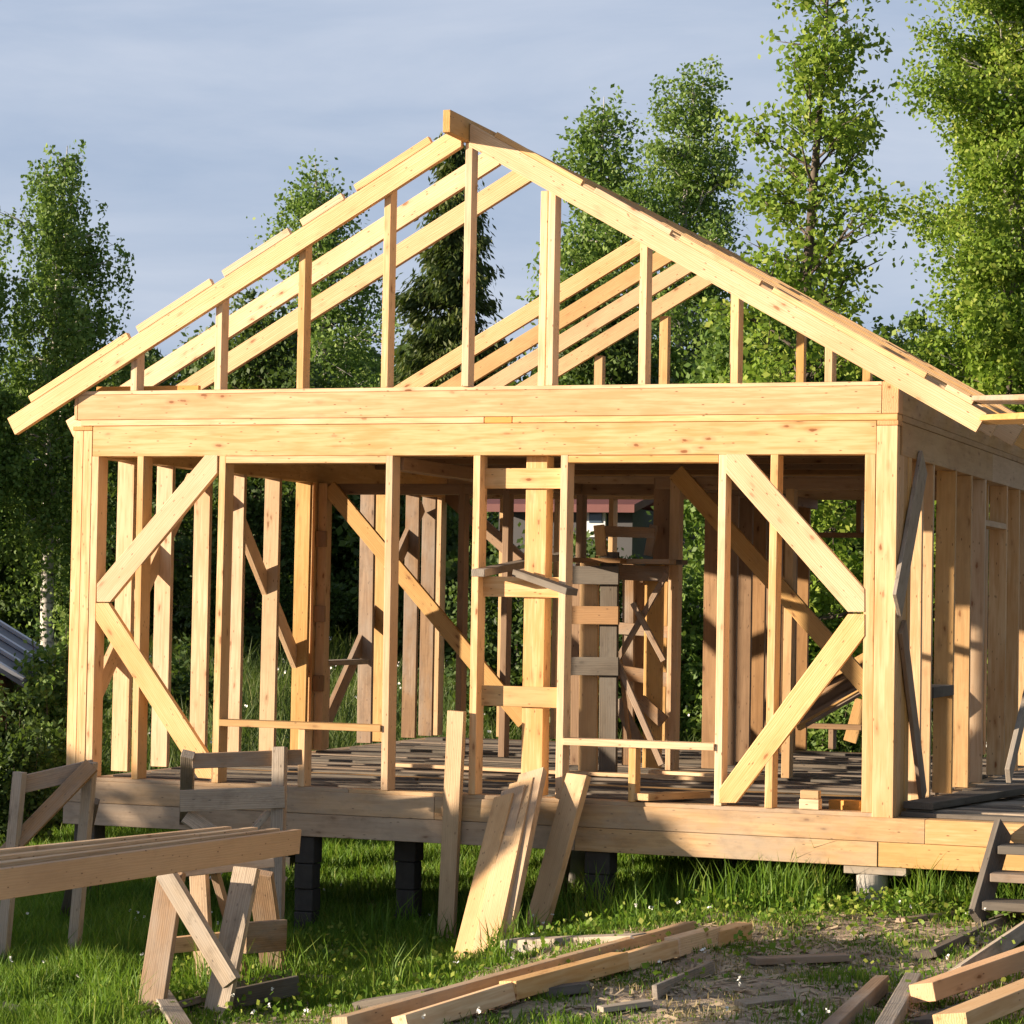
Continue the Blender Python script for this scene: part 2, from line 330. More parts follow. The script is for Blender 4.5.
# wall-top beams
box('beam', .17, 6.376, 0, .15, H, 2.735, PINE, HF)
box('beam', -.01, .165, -.0, .15, 2.703, 2.735, PINE_O, HF, g=(0, 1, 0)); box('beam', 6.38, W, 0, .15, 2.703, 2.737, PINE_O, HF, g=(0, 1, 0))
for x0, x1, mt in ((.06, 3.44, PINE), (3.445, 3.66, PINE_O), (3.665, W-.005, PINE)): box('top_plate', x0, x1, -.004, .15, 2.738, 2.783, mt, HF)
box('beam', .03, 6.41, 0, .15, 2.786, ZT-.03, PINE, HF)
box('beam', 0.03, 6.41, .002, .15, ZT-.028, ZT, PINE, HF)
box('beam', -.0, .027, .0, .15, 2.786, ZT, PINE_O, HF, g=(0, 1, 0)); box('beam', 6.414, W, .0, .15, 2.786, ZT, PINE_O, HF, g=(0, 1, 0))
for x0 in (0, W-.15):
    box('beam', x0, x0+.15, .153, 3.9, H, 2.735, PINE_B, HF); box('beam', x0, x0+.15, 3.903, D, H, 2.735, PINE_B, HF)
    box('top_plate', x0, x0+.153, .153, D, 2.738, 2.783, PINE_B, HF)
    box('beam', x0, x0+.15, .153, 2.8, 2.786, ZT-.002, PINE_B, HF); box('beam', x0, x0+.15, 2.803, D, 2.786, ZT-.002, PINE_B, HF)
box('beam', 0, W, D+.003, D+.15, H, 2.735, PINE_B, HF); box('beam', 0, W, D+.003, D+.15, 2.738, ZT, PINE_B, HF)
# ceiling joists, and loft boards added above them to darken the interior
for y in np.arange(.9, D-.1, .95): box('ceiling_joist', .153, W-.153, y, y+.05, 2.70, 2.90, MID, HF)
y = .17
while y < D-.2: box('loft_shade_board', .16, W-.16, y, y+.19, 2.903, 2.93, MID, HF); y += .193
# left side wall
for ye in (.72, 1.39, 2.08, 2.74, 3.46, 4.13, 5.66, 6.82, 7.28): stud(0, ye, 0, H, .15, .05, PINE if ye < 3 else PINE_B if ye < 5 else OLDB)
stud(0, 4.25, 0, H, .15, .12, PINE, 'corner_post'); stud(.155, 4.30, 0, H, .09, .12, PINE_B)
stud(at(298, 750, 1, 0)[0], 0, 0, .433, .055, .13)
stud(0, 7.45, 0, H, .15, .15, PINE_B, 'corner_post'); stud(0, 4.62, 0, .78, .15, .05, PINE_B)
box('window_sill', 0, .16, 4.5, 5.57, .78, .83, OLD, HF); stud(0, 5.98, 0, H, .15, .05, PINE_B)
for z in (1.9, 1.2, .55): box('blocking', .155, .26, 4.26, 4.297, z, z+.15, MID, HF)
def sbrace(pts, X, t=.05, w=.15, mat=PINE):
    (y0, z0), (y1, z1) = pts; board('brace', (X, y0, z0), (X, y1, z1), (0, -(z1-z0), y1-y0), w, t, mat, HF)
sbrace(((.10, .28), (2.0, 2.42)), .02); sbrace(((2.72, 2.3), (4.25, .75)), .02); sbrace(((4.9, .25), (7.2, 2.4)), .02, mat=OLDB)
# right side wall
for ye, m_ in ((.90, PINE), (1.30, PINE_B), (2.20, PINE_B), (2.91, PINE_B), (3.55, PINE), (4.65, PINE), (5.35, PINE), (6.1, PINE), (6.85, PINE), (7.4, PINE_B)):
    stud(W-.15, ye, 0, H, .15, .05, m_)
box('window_header', W-.15, W, 3.603, 4.648, 2.12, 2.17, PINE_B, HF); box('stud', W-.12, W-.07, 4.1, 4.15, 2.173, H, PINE_B, HF)
box('window_sill', W-.16, W+.01, 1.373, 2.198, .76, .84, OLDG, HF)
def px3(a, ax, v): return Vector(at(a[0], a[1], ax, v))
board('brace', px3((923, 462), 0, W+.02), px3((897, 606), 0, W+.02), (0, 1, .2), .25, .03, OLD, HF)
board('brace', (W+.02, .12, 1.30), (W+.02, .95, .05), (0, 1, .6), .17, .03, OLDB, HF)
# rear wall
for x in (.75, 1.35, 1.95, 2.55, 3.15, 3.9, 5.2, 5.8): stud(x, D, 0, H, .05, .15, PINE_B)
stud(W-.15, D, 0, H, .15, .15, PINE_B, 'corner_post')
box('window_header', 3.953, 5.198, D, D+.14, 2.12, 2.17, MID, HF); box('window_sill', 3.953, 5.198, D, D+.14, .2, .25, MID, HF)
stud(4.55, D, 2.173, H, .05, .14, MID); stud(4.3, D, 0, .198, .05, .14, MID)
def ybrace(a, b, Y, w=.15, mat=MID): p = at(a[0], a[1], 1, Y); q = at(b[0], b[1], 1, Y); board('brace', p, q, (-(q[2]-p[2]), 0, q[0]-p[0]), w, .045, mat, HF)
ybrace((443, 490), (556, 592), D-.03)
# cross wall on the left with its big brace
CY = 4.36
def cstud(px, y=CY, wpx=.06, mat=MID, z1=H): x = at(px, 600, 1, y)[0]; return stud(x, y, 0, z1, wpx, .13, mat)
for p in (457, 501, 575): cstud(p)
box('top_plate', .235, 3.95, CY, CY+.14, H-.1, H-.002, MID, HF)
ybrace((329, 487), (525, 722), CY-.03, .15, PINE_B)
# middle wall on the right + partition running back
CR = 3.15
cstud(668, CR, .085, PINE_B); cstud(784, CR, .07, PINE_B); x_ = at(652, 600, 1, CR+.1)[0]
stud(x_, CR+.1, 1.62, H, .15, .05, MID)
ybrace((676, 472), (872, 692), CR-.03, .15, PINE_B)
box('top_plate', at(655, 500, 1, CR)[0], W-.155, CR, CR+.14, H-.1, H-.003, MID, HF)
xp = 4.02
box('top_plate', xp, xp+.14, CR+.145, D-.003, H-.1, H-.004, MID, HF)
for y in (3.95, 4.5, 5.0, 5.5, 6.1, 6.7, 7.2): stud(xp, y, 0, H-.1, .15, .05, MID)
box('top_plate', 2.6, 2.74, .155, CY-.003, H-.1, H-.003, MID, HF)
for (a, b, mt) in (((838, 700), (862, 738), PINE_B),):
    p = at(850, 740, 2, .02); board('stud', (p[0], p[1], 0), (p[0]+.12, p[1]+.02, .45), (1, 0, -.2), .14, .04, mt, HF)

# ---- roof
XC, Z0, K = 3.27, 4.81, .568; CT = math.cos(math.atan(K)); 
def zu(x, s): return Z0-K*(x-XC) if s > 0 else Z0+K*(x-XC)
def rafter(y, s, foot, depth=.15, mat=PINE, th=.05, top=None, lift=0.0, name='rafter'):
    """s=-1 left slope, +1 right slope; foot = x of the lower cut"""
    n = (math.sin(math.atan(K))*s, math.cos(math.atan(K)))
    x0, x1 = (XC+s*.032 if top is None else top), foot
    a = (x0, zu(x0, s)+lift/CT); b = (x1, zu(x1, s)+lift/CT)
    c = (b[0]+n[0]*depth, b[1]+n[1]*depth)
    d = (x0, a[1]+depth/CT) if top is None else (x0+n[0]*depth, a[1]+n[1]*depth)
    prism(name, [(p[0], y, p[1]) for p in (a, b, c, d)], (0, th, 0), (b[0]-a[0], 0, b[1]-a[1]), mat, HF)
rafter(-.05, -1, -.50); rafter(-.05, 1, 7.08)
# stepped sister boards nailed along the front pair
for x0, x1 in ((-.36, .50), (.58, 1.21), (1.31, 1.86), (1.96, 2.30), (2.40, 3.0)): rafter(-.052, -1, x0, .058, PINE, .05, x1, .151, 'rafter_batten')
for x0, x1 in ((7.05, 6.86), (6.72, 5.62), (5.53, 4.93), (4.86, 4.28), (4.18, 3.5)): rafter(-.054, 1, x0, .042, PINE, .05, x1, .151, 'rafter_batten')
for k, y in enumerate((.76, 1.51, 5.05, 5.87, 6.62, 7.45)):
    mt = (PINE, PINE, PINE, PINE_B, PINE_B, PINE_B)[k]
    rafter(y, -1, -.48+random.uniform(-.05, .05), .155, mt); rafter(y, 1, 7.05+random.uniform(-.06, .1), .155, PINE_B)
for y in (2.25, 2.95, 3.6, 4.3): rafter(y, 1, 7.08+random.uniform(-.08, .1), .155, PINE_B)
box('ridge_board', 3.24, 3.298, -.43, D+.1, 4.83, 4.995, PINE_B, HF)
# battens along the right roof edge
for sx, zz in ((6.9, 0), (6.2, 0)):
    z = zu(sx, 1)+.155/CT+.02
for x, z1 in ((.49, None), (1.215, None), (1.91, None), (2.605, None)): stud(x, .002, ZT, zu(x, -1)+.13, .055, .12, PINE, 'gable_stud')
stud(3.262, -.02, ZT, 4.825, .055, .12, PINE, 'gable_stud')
for x in (3.915, 4.625, 5.315, 6.0): stud(x, .002, ZT, zu(x+.05, 1)+.11, .055, .13, PINE, 'gable_stud')
stud(3.84, .04, ZT, zu(3.9, 1), .055, .1, PINE, 'gable_stud')
for x in (1.80, 2.50): stud(x, 7.5, ZT, zu(x, -1)+.003, .09, .1, PINE_B, 'gable_stud')
for x in (3.25, 3.94, 4.62, 5.3): stud(x, 7.5, ZT, zu(x+.05, 1)+.003, .08, .1, PINE_B, 'gable_stud')
box('gable_board', .1, 1.0, .16, .2, 3.012, 3.06, PINE_O, HF)
# eave boards sticking out to the right
board('eave_board', px3((968, 400), 0, 6.9), px3((1060, 399), 0, 8.2), (0, 1, 0), .10, .035, OLDB, HF)
board('eave_board', px3((980, 420), 0, 7.0), px3((1060, 417), 0, 8.2), (0, 1, 0), .12, .04, PINE_B, HF)

for x0_, x1_ in ((3.9, 6.6), (6.62, 9.4)):
    for z_ in (-.55, -.74, -.93, -1.12): box('shade_backing_board', x0_, x1_, D+.16, D+.18, z_, z_+.18, MID, HF)  # boards added at the rear to make the gap under the floor dark
# ---- piers
def pier(x, y, z0, z1, r, mat, round_=True):
    n = 20 if round_ else 4; a0 = 0 if round_ else math.pi/4; rr = r if round_ else r*1.414
    pts = [(x+rr*math.cos(a0+2*math.pi*k/n), y+rr*math.sin(a0+2*math.pi*k/n), z0) for k in range(n)]
    return prism('pier', pts, (0, 0, z1-z0), (1, 0, 0), mat, HF, .006)
pier(6.36, .12, -1.0, -.43, .11, CONC)
box('pier_pad', 6.18, 6.62, .02, .22, -.428, -.372, OLD, HF)
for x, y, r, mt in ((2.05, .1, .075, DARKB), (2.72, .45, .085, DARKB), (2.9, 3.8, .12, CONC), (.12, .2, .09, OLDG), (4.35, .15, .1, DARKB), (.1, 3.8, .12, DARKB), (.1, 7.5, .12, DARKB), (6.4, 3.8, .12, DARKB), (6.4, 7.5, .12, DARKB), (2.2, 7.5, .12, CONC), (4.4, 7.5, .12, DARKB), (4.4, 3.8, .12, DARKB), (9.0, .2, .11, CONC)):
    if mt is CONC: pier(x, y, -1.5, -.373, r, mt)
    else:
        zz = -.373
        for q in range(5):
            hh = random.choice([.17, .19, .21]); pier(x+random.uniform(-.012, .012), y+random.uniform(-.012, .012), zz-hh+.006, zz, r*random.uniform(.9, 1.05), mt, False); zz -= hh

# ------------------------------------------------------------------ loose timber
def loose(name, a, b, wdir, w, t, mat, label, cat='board', group=None, **k):
    return tag(board(name, a, b, wdir, w, t, mat, None, **k), label, cat, group)
def px(a, Y): return Vector(at(a[0], a[1], 1, Y))
# boards leaning on the platform edge (top y,  foot on the ground in front)
loose('leaning_board', px((457, 711), -.07), Vector(gpt(446, 945)), (1, -.1, 0), .135, .05, PINE_B, 'pale thick board standing almost upright against the platform edge', group='boards leaning on the platform')
loose('leaning_board', px((551, 812-24), -.13), px((544-44, 966), -.92), (1, 0, 0), .16, .045, PINE_B, 'wide orange board leaning at the front of the tight bundle of boards') if False else None
def lean(t, f, Yt, Yf, w, th, mat, label, tw=0.0):
    ft = Vector(gpt(*f)); ft.z -= .02
    loose('leaning_board', px(t, Yt), ft, (1, tw, 0), w, th, mat, label, group='boards leaning on the platform', cut=.03)
lean((505, 797), (461, 969), -.30, 0, .165, .05, PINE_B, 'widest light orange board, front one of the leaning bundle', -.45)
lean((515, 790), (473, 964), -.24, 0, .20, .055, PINE_S, 'narrowly showing second board directly behind the front board of the leaning bundle', -.45)
lean((523, 783), (484, 960), -.17, 0, .20, .055, PINE_B, 'darker middle board, third of the leaning bundle', -.45)
lean((533, 773), (495, 955), -.10, 0, .21, .055, PINE_S, 'rearmost board of the leaning bundle, next to the door post', -.45)
lean((579, 775), (533, 939), -.12, 0, .20, .055, PINE_B, 'single knotty board with dark top leaning alone right of the bundle', -.45)
lean((571, 812), (560, 905), -.04, 0, .08, .03, PINE_B, 'short thin lath half hidden behind the lone knotty leaning board', .3)

# scaffold planks poking out of the door bay
loose('scaffold_plank', px((478, 573), -.14), px((566, 555), 2.6), (1, .1, 0), .10, .055, OLD, 'grey scaffold plank end poking out left in the door bay', 'plank')
loose('scaffold_plank', px((518, 573), .05), px((572, 592), -.28), (.3, 1, 0), .11, .05, OLDG, 'weathered plank stub crossing in front of the middle door bay board', 'plank')
# pale thin board standing on the right corner, behind the brace
loose('porch_plank', (W+.12, .25, .045), (W+.62, 2.7, .06), (1, 0, 0), .22, .05, OLDG, 'thick dark grey plank lying on the porch boards beside the corner post', 'plank')
loose('porch_plank', (W+.75, 2.4, .035), (W+1.7, 2.9, .05), (0, 1, 0), .2, .04, PINE_B, 'short pale board offcut lying across the porch boards', 'offcut')
loose('leaning_plank', px3((1040, 640), 0, W+.35), px3((1008, 776), 0, W+.35), (0, 1, 0), .14, .04, OLD, 'grey plank leaning on the right wall at the picture edge', 'plank')
# offcuts on the platform
loose('timber_offcut', px((641, 797), -.02), (4.95, .75, .02), (1, 0, 0), .13, .05, PINE_B, 'short board end lying on the platform under the right window sill', 'offcut')
oc = empty('block_stack', (5.96, .06, 0), 'small stack of two pale timber blocks on the platform by the right corner', 'offcut')
box('block', 5.86, 6.00, -.0, .1, .003, .075, PINE, oc); box('block', 5.865, 5.995, .01, .09, .078, .135, PINE_B, oc)
loose('floor_offcut', (6.02, .35, .02), (6.28, .2, .03), (0, 1, 0), .09, .07, PINE_O, 'stubby orange brown wood piece lying behind the two blocks', 'offcut')
loose('floor_offcut', (3.9, 2.9, .02), (4.9, 2.6, .03), (0, 1, 0), .14, .04, PINE, 'long flat bright board lying on the floor at the middle wall', 'board')
loose('floor_offcut', (1.6, 2.6, .015), (4.6, 2.4, .02), (0, 1, 0), .12, .03, PINE_B, 'thin yellow board lying on the grey floor behind the left window', 'board')

# work trestle / scaffold inside
def px2(x, y, Y): return at(x, y, 1, Y)
T1 = empty('work_scaffold', px2(600, 775, 2.6), 'tall weathered wooden work scaffold of crossed boards standing inside the house', 'scaffold')
def tb(name, a, b, Y, w, t, mat, dY=0.0, par=T1): p = px2(a[0], a[1], Y); q = px2(b[0], b[1], Y+dY); d = q-p; return board(name, p, q, (-(d[2]), 0, d[0]), w, t, mat, par)
tb('leg', (590, 560), (588, 775), 2.70, .16, .04, PINE_B); tb('leg', (610, 552), (608, 776), 2.62, .15, .05, OLDG); tb('leg', (637, 578), (635, 700), 3.42, .2, .03, MID); tb('leg', (577, 570), (575, 765), 3.1, .08, .04, MID)
tb('leg', (655, 560), (652, 768), 3.02, .16, .04, PINE_B); tb('leg', (629, 560), (628, 765), 3.30, .1, .05, OLDB)
for y_, mt in ((575, OLDG), (615, MID), (666, OLDG)): tb('rail', (571, y_), (619, y_+.5), 2.56, .15, .035, mt)
tb('rail', (617, 572), (668, 574), 2.9, .13, .04, OLDB); tb('rail', (617, 628), (668, 632), 3.25, .1, .04, OLDB); tb('rail', (619, 672), (668, 680), 3.2, .12, .04, OLDB)
tb('brace', (667, 573), (617, 661), 2.75, .045, .04, OLDB); tb('brace', (633, 603), (664, 661), 2.7, .045, .04, OLDB); tb('brace', (617, 661), (662, 765), 2.66, .05, .04, OLDB)
tb('brace', (617, 700), (640, 745), 2.9, .1, .03, OLDB); tb('brace', (640, 700), (664, 722), 2.9, .11, .03, OLDB); tb('brace', (620, 660), (630, 745), 2.7, .03, .03, OLDB)
p = px2(572, 560, 2.45); box('platform', p[0], p[0]+.42, 2.45, 2.62, p[2]-.02, p[2]+.02, MID, T1); box('platform', p[0], p[0]+.78, 2.65, 2.85, p[2]-.02, p[2]+.02, OLDB, T1); box('platform', p[0]+.1, p[0]+.82, 2.88, 3.06, p[2]-.02, p[2]+.02, OLDG, T1)
loose('scaffold_offcut', px((572, 559), 2.5), px((606, 553), 2.7), (0, 1, 0), .16, .04, OLD, 'flat board lying on top of the inside work scaffold', 'board') if False else None
tb('handrail_post', (599, 525), (602, 556), 2.6, .09, .035, PINE_B); tb('handrail_post', (654, 525), (648, 556), 2.9, .07, .035, OLDB); tb('handrail', (598, 531), (655, 533), 2.8, .09, .03, OLDB)
# tilted old panel in the right bay
PN = empty('tilted_panel', px2(830, 712, 4.2), 'dark slanting panel of old boards leaning inside the right bay', 'panel')
pa = Vector(px2(798, 728, 3.9)); pb = Vector(px2(864, 690, 4.3)); dv = Vector((.05, .75, .42))
for k in range(4): board('panel_board', pa+dv*(k/4+.1), pb+dv*(k/4+.1), dv, .195, .03, (OLDB, MID, OLDB, PINE_B)[k], PN)
board('panel_edge', pa, pb, (0, 0, 1), .05, .05, PINE_B, PN)
loose('inner_board', px2(795, 642, 5.2), px2(866, 643, 5.2), (0, 0, 1), .06, .04, MID, 'thin horizontal lath fixed across the right bay behind the braces', 'lath') if False else None

# ------------------------------------------------------------------ sawhorses at the left
def leg(par, top, foot, Yt, Yf, w, t, mat, name='leg', wd=(1, 0, 0)):
    return board(name, px(top, Yt), Vector(gpt(*foot))-Vector((0, 0, .03)), wd, w, t, mat, par)
SA = empty('sawhorse', px((50, 962), -2.3), 'grey sawhorse at the far left with a long diagonal brace', 'sawhorse')
leg(SA, (20, 772), (1, 968), -2.35, -2.45, .075, .07, OLD); leg(SA, (91, 762), (73, 958), -2.0, -2.1, .075, .07, OLD)
leg(SA, (93, 800), (63, 925), -1.65, -1.4, .09, .05, OLDG)
board('rail', px((24, 784), -2.26), px((94, 768), -1.95), (0, 0, 1), .12, .045, OLDB, SA); board('brace', px((92, 765), -2.05), px((-14, 874), -2.45), (-.7, 0, .7), .11, .04, OLDB, SA)
SB = empty('sawhorse', px((240, 945), -.8), 'tall grey trestle against the platform edge with two stacked rails', 'sawhorse')
leg(SB, (188, 754), (184, 900), -.95, -1.0, .095, .06, OLD); leg(SB, (280, 747), (276, 948), -.62, -.68, .10, .06, OLD)
board('rail', px((180, 801), -1.02), px((285, 797), -.70), (0, 0, 1), .155, .04, OLD, SB); board('rail', px((192, 761), -.9), px((302, 757), -.5), (0, 0, 1), .11, .05, OLDB, SB)
board('brace', px((268, 812), -.66), px((212, 880), -.95), (.7, 0, .7), .12, .04, OLD, SB); board('brace', px((186, 815), -.98), px((283, 885), -.7), (-.6, 0, .8), .13, .03, OLD, SB)
SD = empty('sawhorse', px((215, 1003), -3.3), 'low brown sawhorse of splayed boards carrying the stacked planks', 'sawhorse')
leg(SD, (172, 872), (150, 1012), -3.40, -3.62, .175, .05, OLDB); leg(SD, (247, 868), (216, 1013), -3.15, -3.55, .165, .05, OLD)
leg(SD, (199, 872), (206, 992), -2.85, -2.6, .12, .05, PINE_S); leg(SD, (260, 872), (276, 978), -2.6, -2.35, .17, .05, OLDB)
leg(SD, (215, 872), (248, 985), -2.9, -2.5, .05, .05, OLDB, 'strut')
board('rail', px((165, 946), -3.05), px((240, 938), -2.8), (0, 0, 1), .10, .05, PINE_O, SD); board('top_beam', px((170, 873), -3.1), px((274, 862), -2.8), (0, 1, 0), .16, .06, OLDB, SD)
board('brace', px((165, 872), -3.50), px((232, 983), -3.55), (.8, 0, .5), .115, .06, OLD, SD); board('rail', px((245, 938), -2.75), px((285, 935), -2.45), (0, 0, 1), .2, .04, OLDB, SD)
board('foot_rail', px((227, 1000), -3.3), px((298, 985), -2.9), (0, 0, 1), .12, .04, OLDG, SD)
# four planks on edge on the sawhorse
LB = ['nearest tan plank of the stack on the low sawhorse, its whole face showing', 'second plank of the stack on the low sawhorse, only its top edge showing', 'third plank of the stack on the low sawhorse, a thin pale edge', 'rearmost plank of the stack on the low sawhorse, ending short of the others']
PL_ = wood('planed_tan_plank', (.54, .33, .155), (.40, .23, .10), (.17, .09, .04), .5, .08, dirt=.08)
EN = [(297, 841.5, 16.0), (281, 838.5, 16.06), (262, 837.5, 16.1), (240, 834, 16.15)]
A0 = dist(-60, 892.5, 12.0); B0 = dist(297, 841.5, 16.0); dr = (B0-A0)/np.linalg.norm(B0-A0); pr_ = np.array([-dr[1], dr[0], 0])
for k in range(4):
    o_ = pr_*.075*k+np.array([0, 0, .024*k]); a = Vector(A0+o_-dr*.6); b_ = Vector(B0+o_-dr*(.0, .16, .33, .55)[k]+np.array([0, 0, -.012*k]))
    loose('stacked_plank', a, b_, (0, 0, 1), .15, .048, PL_ if k == 0 else PINE, LB[k], 'plank', 'planks stacked on edge on the low sawhorse', cut=.012)  # rear planks in paler pine, standing in for sky sheen on their tops

# ------------------------------------------------------------------ timber on the ground
def gboard(a, b, w, t, mat, label, dz0=.03, dz1=.03, name=None, cat='plank', wd=(0, 1, 0), **k):
    name = name or ('timber_block' if cat == 'block' else 'loose_plank')
    p = Vector(gpt(*a)); q = Vector(gpt(*b)); p.z += dz0; q.z += dz1
    return loose(name, p, q, wd, w, t, mat, label, cat, 'timber lying on the ground', **k)
gboard((690, 941), (340, 1042), .10, .11, PINE_S, 'long squared timber on the ground running from the grass to the bottom edge', .07, .07)
for k_, (a_, b_, lb) in enumerate((((745, 941), (712, 950), 'tiny topmost length of the pale notched timber row, furthest right'), ((713, 949), (672, 961), 'second length from the top of the pale notched timber row'), ((673, 960), (618, 976), 'third length from the top of the pale notched timber row'), ((620, 975), (508, 1006), 'fourth and longest fully visible length of the pale notched timber row'), ((512, 1004), (400, 1040), 'lowest length of the pale notched timber row, cut by the bottom edge'))):
    gboard(a_, b_, .10+.012*(k_ % 2), .10, PINE, lb, .07+.012*(k_ % 2), .07+.012*(k_ % 2))
gboard((508, 956), (640, 952), .12, .12, OLD, 'short thick grey timber lying behind the long squared timber', .05, .05)
gboard((358, 1012), (430, 1000), .16, .07, OLDG, 'flat grey block lying in the grass near the bottom', .03, .03, cat='block')
gboard((372, 982), (420, 966), .07, .04, OLDG, 'thin dark stick lying in the grass behind the stacked planks')
gboard((752, 966), (848, 962), .10, .04, OLDB, 'short thin brown batten lying alone on the bare soil')
gboard((655, 1000), (712, 975), .10, .03, OLD, 'short grey lath slanting on the grass right of the notched timbers')
gboard((925, 962), (1035, 915), .15, .05, OLDG, 'uppermost of the long grey planks lying at the right edge', .04, .08)
gboard((955, 988), (1060, 920), .13, .09, OLD, 'second long grey plank at the right edge, just in front of the uppermost', .06, .10)
gboard((822, 1048), (882, 992), .08, .09, OLDB, 'brown grey plank end pointing into the soil left of the orange plank', .04, .05)
gboard((880, 1048), (913, 992), .09, .10, OLD, 'short grey plank end just left of the orange plank', .04, .06)
gboard((922, 1012), (1080, 968), .15, .10, PINE_O, 'bright orange squared plank lying at the lower right corner', .10, .18)
gboard((950, 1052), (1080, 1006), .18, .09, PINE, 'pale cream board at the extreme lower right corner in front of the orange plank', .14, .20)
gboard((925, 1030), (1060, 985), .2, .05, OLDG, 'dark board lying flat under the orange plank', .03, .05)
gboard((730, 1060), (760, 1030), .1, .03, OLDG, 'hidden sliver of wood') if False else None
gboard((222, 1004), (300, 984), .05, .12, OLDG, 'dark board on edge lying across the foot of the low sawhorse', .05, .05)
gboard((135, 1022), (200, 1004), .13, .04, OLDG, 'thin dark board lying at the foot of the low sawhorse')
gboard((160, 1003), (185, 1040), .12, .03, OLD, 'short pale grey board end lying in front of the low sawhorse', .07, .05)
gboard((-20, 1010), (14, 1020), .2, .06, OLDG, 'dark grey block in the bottom left corner', cat='block')
gboard((288, 988), (330, 990), .12, .10, OLDG, 'dark short beam end beside the low sawhorse foot', .04, .04, cat='block')
gboard((900, 925), (968, 915), .1, .03, OLDB, 'small dark wood strip on the soil near the concrete pier')
gboard((470, 968), (520, 958), .1, .04, OLDG, 'dark flat offcut in the grass left of the short thick grey timber')
gboard((520, 1000), (590, 992), .14, .05, OLDG, 'grey block half under the pale notched timber row', cat='block')
gboard((600, 1015), (650, 1008), .12, .03, OLD, 'pale flat scrap on the soil in front of the notched timber row')
gboard((740, 1010), (790, 1004), .08, .03, OLD, 'small flat scrap lying on the soil near the bottom edge')
gboard((380, 1012), (350, 1040), .14, .04, OLD, 'pale flat board beside the left end of the squared timber')
# steps at the right edge
ST = empty('entry_steps', px((1000, 925), -.5), 'rough grey wooden steps leaning on the platform at the right edge', 'steps')
for dx in (0, .95): board('stringer', px((1003, 828), -.06)+Vector((dx, 0, 0)), px((977, 920), -.72)+Vector((dx, 0, 0)), (.35, 1, -.2), .17, .05, OLDG, ST)
a = px((1003, 828), -.06); f_ = px((977, 920), -.72)
for k in range(3):
    p = a.lerp(f_, .22+.3*k); box('tread', p.x+.025, p.x+.92, p.y-.14, p.y+.13, p.z-.03, p.z+.025, (OLDG, OLDB, OLDG)[k], ST)

# ------------------------------------------------------------------ vegetation
def tubes(segs, n=6):
    """segs: list of (pts (k,3), radii (k)) -> verts, faces"""
    Vs, Fs, off = [], [], 0
    for pts, rad in segs:
        pts = np.asarray(pts, float); k = len(pts)
        d = np.gradient(pts, axis=0); d /= np.linalg.norm(d, axis=1)[:, None]+1e-9
        ref = np.where(np.abs(d[:, 2:3]) > .9, [[1., 0, 0]], [[0, 0, 1.]]); u = np.cross(d, ref); u /= np.linalg.norm(u, axis=1)[:, None]+1e-9; v = np.cross(d, u)
        an = np.linspace(0, 2*np.pi, n, endpoint=False)
        ring = pts[:, None]+np.asarray(rad)[:, None, None]*(np.cos(an)[None, :, None]*u[:, None]+np.sin(an)[None, :, None]*v[:, None])
        Vs.append(ring.reshape(-1, 3)); i, j = np.meshgrid(np.arange(n), np.arange(k-1)); i = i.ravel(); j = j.ravel()
        Fs.append(off+np.stack([j*n+i, j*n+(i+1) % n, (j+1)*n+(i+1) % n, (j+1)*n+i], 1)); off += k*n
    return np.concatenate(Vs), np.concatenate(Fs)
def leaves(P, size, elong=1.6, hang=0.0, axis=None, r=None):
    n = len(P); r = r or rng
    u = r.normal(size=(n, 3)); 
    if axis is not None: u = axis+.45*u
    u[:, 2] -= hang; u /= np.linalg.norm(u, axis=1)[:, None]
    v = np.cross(u, r.normal(size=(n, 3))); v /= np.linalg.norm(v, axis=1)[:, None]+1e-9
    s = size*r.uniform(.6, 1.3, n)[:, None]
    V = np.stack([P-u*s*elong/2, P+v*s/2, P+u*s*elong/2, P-v*s/2], 1).reshape(-1, 3)
    return V, np.arange(4*n).reshape(n, 4)
